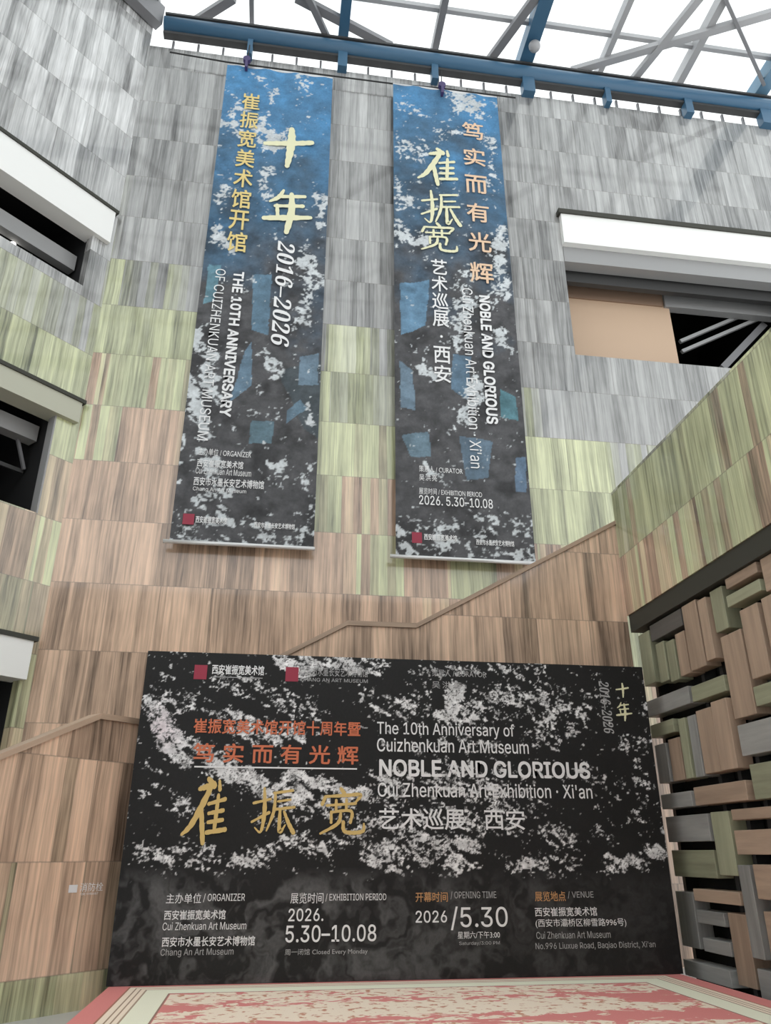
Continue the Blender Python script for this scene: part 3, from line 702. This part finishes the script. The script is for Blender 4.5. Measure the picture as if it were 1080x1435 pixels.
# ================================================================== HANGING BANNERS
def banner_ink(stk, facets, shift):
    def fn(X, Z):
        x, y = px_of(X, Z, YN)
        wx, wy = (fbm(X*3, Z*3, 5+shift)-.5)*34, (fbm(X*3, Z*3, 9+shift)-.5)*34
        n = fbm(X*1.2, Z*1.2, 3+shift, 4); n2 = fbm(X*6+n*3, Z*7, 13+shift, 4)
        k = np.clip((y-110)/330+(n-.5)*0.9, 0, 1)[..., None]             # blue print turns to slate and charcoal further down
        top = np.array([.075, .24, .45])*(0.72+0.6*n2[..., None]); mid = np.array([.060, .125, .20])*(0.6+0.8*n2[..., None]); low = np.array([.085, .085, .09])*(0.45+1.0*n2[..., None])
        C = np.where(k < .5, top*(1-2*k)+mid*2*k, mid*(2-2*k)+low*(2*k-1))
        dk = np.clip((fbm(X*2.2, Z*2.2, 91+shift)-.52)*6, 0, 1)[..., None]*np.clip((y-170)/150, 0, 1)[..., None]
        C = C*(1-.45*dk)
        for pts, col in facets:                                            # pale facets
            P = np.array(pts, float); ins = np.ones_like(x, bool); a = 0
            for i in range(len(P)):
                x0, y0 = P[i]; x1, y1 = P[(i+1) % len(P)]
                ins &= ((x1-x0)*(y+wy*.12-y0)-(y1-y0)*(x+wx*.12-x0)) >= 0
            C = np.where(ins[..., None], (np.array(col)*.62)*(0.5+.9*n2[..., None])*.8+C*.2, C)
        D = seg_density(x+wx, y+wy, stk)
        D = np.maximum(D, 0.20*fbm(X*1.3, Z*1.3, 44+shift))
        D = np.maximum(D, np.clip((y-690)/50, 0, 1)*.42)
        f = ((fbm(X*7+n*3, Z*8, 61+shift, 4)*.55+fbm(X*20+n2*3, Z*20, 71+shift, 2)*.45)-.5)*2.3+.54
        ink = np.clip((D-f)*6, 0, 1)[..., None]
        return C*(1-ink)+ink*np.array([.68, .72, .74])*(0.6+.5*n2[..., None])
    return fn
LBF = [([(390, 520), (470, 500), (452, 620), (425, 600)], (.10, .13, .15)), ([(342, 492), (352, 478), (352, 540), (322, 562)], (.24, .40, .55)), ([(420, 500), (446, 495), (446, 540), (418, 540)], (.28, .42, .55)),
       ([(355, 385), (382, 385), (375, 470), (352, 462)], (.20, .37, .52)), ([(352, 590), (384, 592), (380, 622), (350, 622)], (.20, .34, .42)), ([(402, 575), (420, 560), (432, 572), (402, 592)], (.22, .36, .48)), ([(292, 370), (310, 372), (300, 420), (285, 425)], (.24, .50, .62))]
RBF = [([(560, 398), (602, 392), (596, 455), (562, 470)], (.22, .44, .66)), ([(560, 505), (578, 520), (582, 575), (560, 572)], (.28, .42, .55)), ([(635, 495), (660, 500), (655, 560), (632, 545)], (.18, .32, .46)), ([(562, 610), (600, 605), (605, 640), (575, 640)], (.24, .38, .48)),
       ([(642, 610), (690, 620), (684, 670), (655, 672)], (.22, .34, .46)), ([(722, 640), (736, 640), (738, 690), (722, 690)], (.24, .38, .56)), ([(700, 545), (722, 555), (726, 590), (702, 585)], (.16, .40, .48))]
LBS = [([(330, 150), (328, 180)], 26, .6), ([(372, 118), (385, 135)], 24, .6), ([(425, 115), (425, 135)], 20, .6), ([(365, 180), (385, 200), (398, 196)], 30, .85), ([(310, 175), (330, 190)], 26, .5), ([(372, 235), (368, 260), (380, 275)], 26, .6),
       ([(316, 260), (314, 285)], 22, .7), ([(452, 275), (452, 320)], 16, .75), ([(300, 325), (318, 345)], 26, .75), ([(425, 360), (445, 400), (424, 450)], 34, .62), ([(278, 475), (300, 500)], 22, .95), ([(290, 520), (300, 545), (310, 560)], 30, .75),
       ([(366, 490), (392, 520)], 22, .8), ([(270, 530), (272, 570), (288, 605)], 22, .95), ([(300, 440), (285, 470)], 14, .5), ([(435, 560), (436, 590)], 14, .7), ([(258, 610), (255, 640)], 10, .7), ([(290, 640), (310, 690), (280, 700), (320, 680)], 30, .7),
       ([(385, 655), (395, 668)], 14, .9), ([(312, 720), (324, 738)], 20, .8), ([(375, 745), (390, 760)], 24, .6), ([(430, 660), (440, 710)], 18, .45), ([(395, 205), (372, 205)], 20, .95)]
RBS = [([(556, 145), (590, 150)], 24, .55), ([(640, 140), (665, 152)], 30, .75), ([(565, 208), (590, 215)], 30, .62), ([(612, 180), (640, 184)], 16, .6), ([(680, 178), (688, 205), (690, 260)], 20, .55), ([(556, 260), (558, 290), (575, 285)], 20, .55),
       ([(562, 325), (580, 338), (600, 330)], 24, .85), ([(700, 320), (704, 370), (700, 420)], 26, .72), ([(655, 420), (635, 455), (645, 480)], 34, .66), ([(590, 505), (605, 535)], 20, .9), ([(640, 395), (655, 380)], 28, .5), ([(705, 470), (715, 492)], 16, .85),
       ([(648, 585), (668, 565), (655, 545)], 28, .9), ([(600, 655), (618, 668)], 12, .95), ([(612, 745), (622, 770)], 20, .95), ([(562, 735), (572, 770)], 16, .7), ([(725, 740), (738, 730)], 22, .55), ([(690, 725), (672, 722)], 18, .7), ([(560, 205), (558, 225)], 16, .6)]
def banner(label, px, ink):
    (lx, ly), (rx, ry), (bl, by), (br, bry) = px
    x0 = (atY(lx, ly, YN).x+atY(bl, by, YN).x)/2; x1 = (atY(rx, ry, YN).x+atY(br, bry, YN).x)/2
    z1 = (atY(lx, ly, YN).z+atY(rx, ry, YN).z)/2; z0 = (atY(bl, by, YN).z+atY(br, bry, YN).z)/2
    bn = empty('hanging_banner', ((x0+x1)/2, YN, z0)); tag(bn, label, 'banner', 'tall printed banners hung on the stone wall')
    art_grid('printed_cloth', 'art_banner', x0, x1, z0, z1, YN, 0.02, ink, bn, lambda X, Z: 0.012*np.sin(X*9+Z*.4)*np.clip((X-x0)/.3, 0, 1)*np.clip((x1-X)/.3, 0, 1)-0.0)
    MB().tube([(x0-.10, YN, z0), (x1+.02, YN, z0)], .035).build('bottom_rod', 'rod', bn, True)
    MB().tube([(x0, YN+.02, z1), (x1, YN+.02, z1)], .03).build('top_rod', 'rod', bn, True)
    return bn, Face((0, YN-.016, 0), (1, 0, 0), (0, -1, 0), bn), (x0, x1, z0, z1)
bnL, FL, rL = banner('left tall blue banner with two big cream brush characters and yellow column of characters', ((320, 93), (470, 107), (235, 757), (434, 770)), banner_ink(LBS, LBF, 0))
bnR, FR, rR = banner('right tall blue banner with three cream brush characters above the rising stair parapet', ((548, 118), (700, 135), (558, 780), (745, 789)), banner_ink(RBS, RBF, 300))
FL.column('column_lettering', '崔振宽美术馆开馆', (328, 355, 130, 354), 't_yellow', bold=.015, label='yellow column of characters')
FL.brush('brush_character', BR_TEN, (368, 440, 178, 236), 't_cream', label='cream brush written character')
FL.brush('brush_character', BR_YEAR, (367, 438, 266, 329), 't_cream', label='cream brush written character')
FL.text('years_lettering', '𝟐𝟎𝟏𝟔–𝟐𝟎𝟐𝟔', (384, 409, 338, 486), 't_white', rot=True, shear=.22)
FL.text('title_lettering', 'THE 10TH ANNIVERSARY', (317, 333, 380, 585), 't_white', rot=True, bold=.03)
FL.text('title_lettering', 'OF CUIZHENKUAN ART MUSEUM', (289, 304, 376, 618), 't_white', rot=True)
FL.text('info_lettering', '主办单位 / ORGANIZER', (278, 352, 630, 640), 't_white')
FL.text('info_lettering', '西安崔振宽美术馆', (276, 341, 645, 656), 't_white', bold=.012)
FL.text('info_lettering', 'Cui Zhenkuan Art Museum', (274, 352, 657, 666), 't_white')
FL.text('info_lettering', '西安市水墨长安艺术博物馆', (271, 370, 671, 683), 't_white', bold=.012)
FL.text('info_lettering', 'Chang An Art Museum', (270, 345, 684, 691), 't_white')
FL.rectangle('seal', (256, 272, 720, 735), 't_red', label='dark red square seal')
FL.text('museum_lettering', '西安崔振宽美术馆', (274, 318, 724, 734), 't_white', bold=.02)
FL.text('museum_lettering', '西安市水墨长安艺术博物馆', (356, 413, 733, 741), 't_white', bold=.02)
FR.brush('brush_character', BR_CUI, (584, 641, 207, 261), 't_cream', label='cream brush written character')
FR.brush('brush_character', BR_ZHEN, (589, 646, 268, 316), 't_cream', label='cream brush written character')
FR.brush('brush_character', BR_KUAN, (589, 641, 312, 353), 't_cream', label='cream brush written character')
FR.column('column_lettering', '笃实而有光辉', (653, 684, 173, 396), 't_peach', bold=.015, gap=.55, label='peach column of characters')
FR.column('column_lettering', '艺术巡展·西安', (606, 629, 364, 536), 't_white', bold=.012, gap=.10)
FR.text('title_lettering', 'NOBLE AND GLORIOUS', (676, 692, 415, 594), 't_white', rot=True, bold=.03)
FR.text('subtitle_lettering', "Cui Zhenkuan Art Exhibition · Xi'an", (653, 669, 405, 656), 't_white', rot=True)
FR.text('info_lettering', '策展人 / CURATOR', (587, 648, 654, 663), 't_white')
FR.text('info_lettering', '吴洪亮', (587, 612, 665, 674), 't_white', space=1.2)
FR.text('info_lettering', '展览时间 / EXHIBITION PERIOD', (587, 675, 686, 695), 't_white')
FR.text('date_lettering', '2026. 5.30–10.08', (587, 690, 697, 710), 't_white', bold=.008)
FR.rectangle('seal', (577, 591, 746, 761), 't_red', label='dark red square seal')
FR.text('museum_lettering', '西安崔振宽美术馆', (594, 640, 749, 758), 't_white', bold=.02)
FR.text('museum_lettering', '西安市水墨长安艺术博物馆', (667, 720, 757, 765), 't_white', bold=.02)
# cable and the pulleys that carry the banners
pts = [atY(238, 73, YN+.04), atY(318, 87, YN+.04), atY(470, 107, YN+.04), atY(548, 117, YN+.04), atY(620, 124, YN+.04), atY(722, 137, YN+.04)]
tag(MB().tube(pts, .018, 8).build('hanging_cable', 'rope'), 'thin dark cable strung along the stone wall through both banner tops', 'cable')
for (x, y), lab in (((346, 84), 'dark violet pulley hook above the left banner'), ((619, 120), 'dark violet pulley hook above the right banner')):
    c = atY(x, y, YN-.08)
    pu = empty('pulley_hook', c); tag(pu, lab, 'pulley', 'pulleys on the banner cable')
    MB().tube([c+Vector((0, -.05, 0)), c+Vector((0, .05, 0))], .085, 14).build('wheel', 'purple', pu)
    MB().box(c.x-.03, c.x+.03, c.y-.06, c.y+.06, c.z-.30, c.z+.02).build('bracket', 'purple', pu)
    MB().tube([c+Vector((0, .05, -.02)), c+Vector((.02, .06, .6))], .012, 6).build('hanger_wire', 'rope', pu)

# ================================================================== STONE LATTICE SCREEN UNDER THE RIGHT LANDING
ls = empty('stone_lattice_screen', (XR+.25, 8.5, 0))
tag(ls, 'screen of criss-crossed stone slats with dark gaps under the right landing, beside the backdrop', 'screen')
MB().box(XR+.50, XR+.6, 5.5, 10.98, 0.0, 4.69).build('dark_backing', 'dark', ls)
T, O, G, K = 'slat_tan', 'slat_olive', 'slat_grey', 'slat_recess'
SL = [(9.52, 10.45, 4.42, 4.66, K), (10.52, 10.87, 3.85, 4.62, O), (10.12, 10.36, 3.80, 4.36, O), (9.86, 10.08, 3.76, 4.32, O), (9.55, 9.80, 3.78, 4.36, T), (9.10, 9.47, 3.78, 4.66, T), (8.86, 9.06, 3.82, 4.62, T),
      (8.52, 8.80, 4.12, 4.66, O), (7.72, 8.38, 4.56, 4.69, T), (7.72, 8.42, 4.34, 4.48, O), (8.30, 8.75, 3.05, 4.05, T), (7.86, 8.22, 3.42, 4.24, T), (7.40, 7.80, 3.42, 4.26, T), (9.66, 10.88, 3.40, 3.63, G), (8.80, 9.60, 3.40, 3.60, O),
      (10.16, 10.84, 3.10, 3.28, O), (10.50, 10.83, 2.48, 3.00, G), (10.12, 10.44, 2.48, 3.03, T), (9.88, 10.06, 2.48, 3.25, O), (9.62, 9.82, 2.48, 3.25, G), (9.20, 9.58, 2.50, 3.28, T), (8.80, 9.15, 2.50, 3.32, T),
      (7.00, 8.26, 3.12, 3.34, O), (7.00, 8.70, 2.62, 2.97, G), (9.98, 10.82, 2.14, 2.33, G), (8.70, 9.88, 2.14, 2.36, T), (7.20, 8.62, 2.14, 2.52, O), (9.68, 10.78, 1.72, 2.04, G), (9.22, 9.62, 1.34, 2.05, O), (7.90, 9.16, 1.94, 2.06, T),
      (7.90, 9.16, 1.57, 1.83, T), (9.70, 10.78, 1.30, 1.62, O), (9.24, 10.30, 1.03, 1.17, T), (10.36, 10.82, 0.48, 1.12, G), (9.66, 10.30, 0.78, 0.93, G), (9.66, 10.28, 0.47, 0.62, G), (9.22, 9.60, 0.20, 0.94, T), (8.92, 9.16, 0.52, 1.46, G),
      (9.70, 10.80, 0.15, 0.33, G), (8.42, 8.86, 1.12, 1.47, T), (8.00, 8.86, 0.50, 1.00, T), (7.90, 9.14, 0.12, 0.42, G), (7.0, 7.66, 4.30, 4.69, T), (7.0, 7.36, 3.42, 4.2, O), (7.2, 7.85, 1.56, 2.04, O), (7.0, 8.38, 1.1, 1.46, T), (7.0, 7.9, .5, 1.0, G)]
rng = random.Random(3)
for y0, y1, z0, z1, m in SL:
    x = XR+.06+rng.uniform(-.015, .03)
    MB().box(x, x+.22, y0, y1, z0, z1).build('stone_slat', m, ls, bevel=.008)
for y in (10.95, 9.64, 9.19, 8.77, 8.25, 7.3): MB().box(XR+.30, XR+.48, y-.04, y+.04, 0.0, 4.69).build('backing_post', 'darkgrey', ls)

# ================================================================== SMALL SIGN ON THE STAIR PARAPET
sg = empty('wall_sign', at(120, 1245, LIN, LP0)); tag(sg, 'small white sign lettered straight on the stone, with a square icon, left of the backdrop', 'sign')
FS = Face(LP0, LDIR, -LIN, sg)
FS.rectangle('icon', (96, 108, 1240, 1251), 't_white', .004)
FS.text('sign_lettering', '消防栓', (112, 144, 1237, 1249), 't_white', off=.004)
FS.text('sign_lettering', 'FIRE HYDRANT', (112, 137, 1251, 1254), 't_white', off=.004)
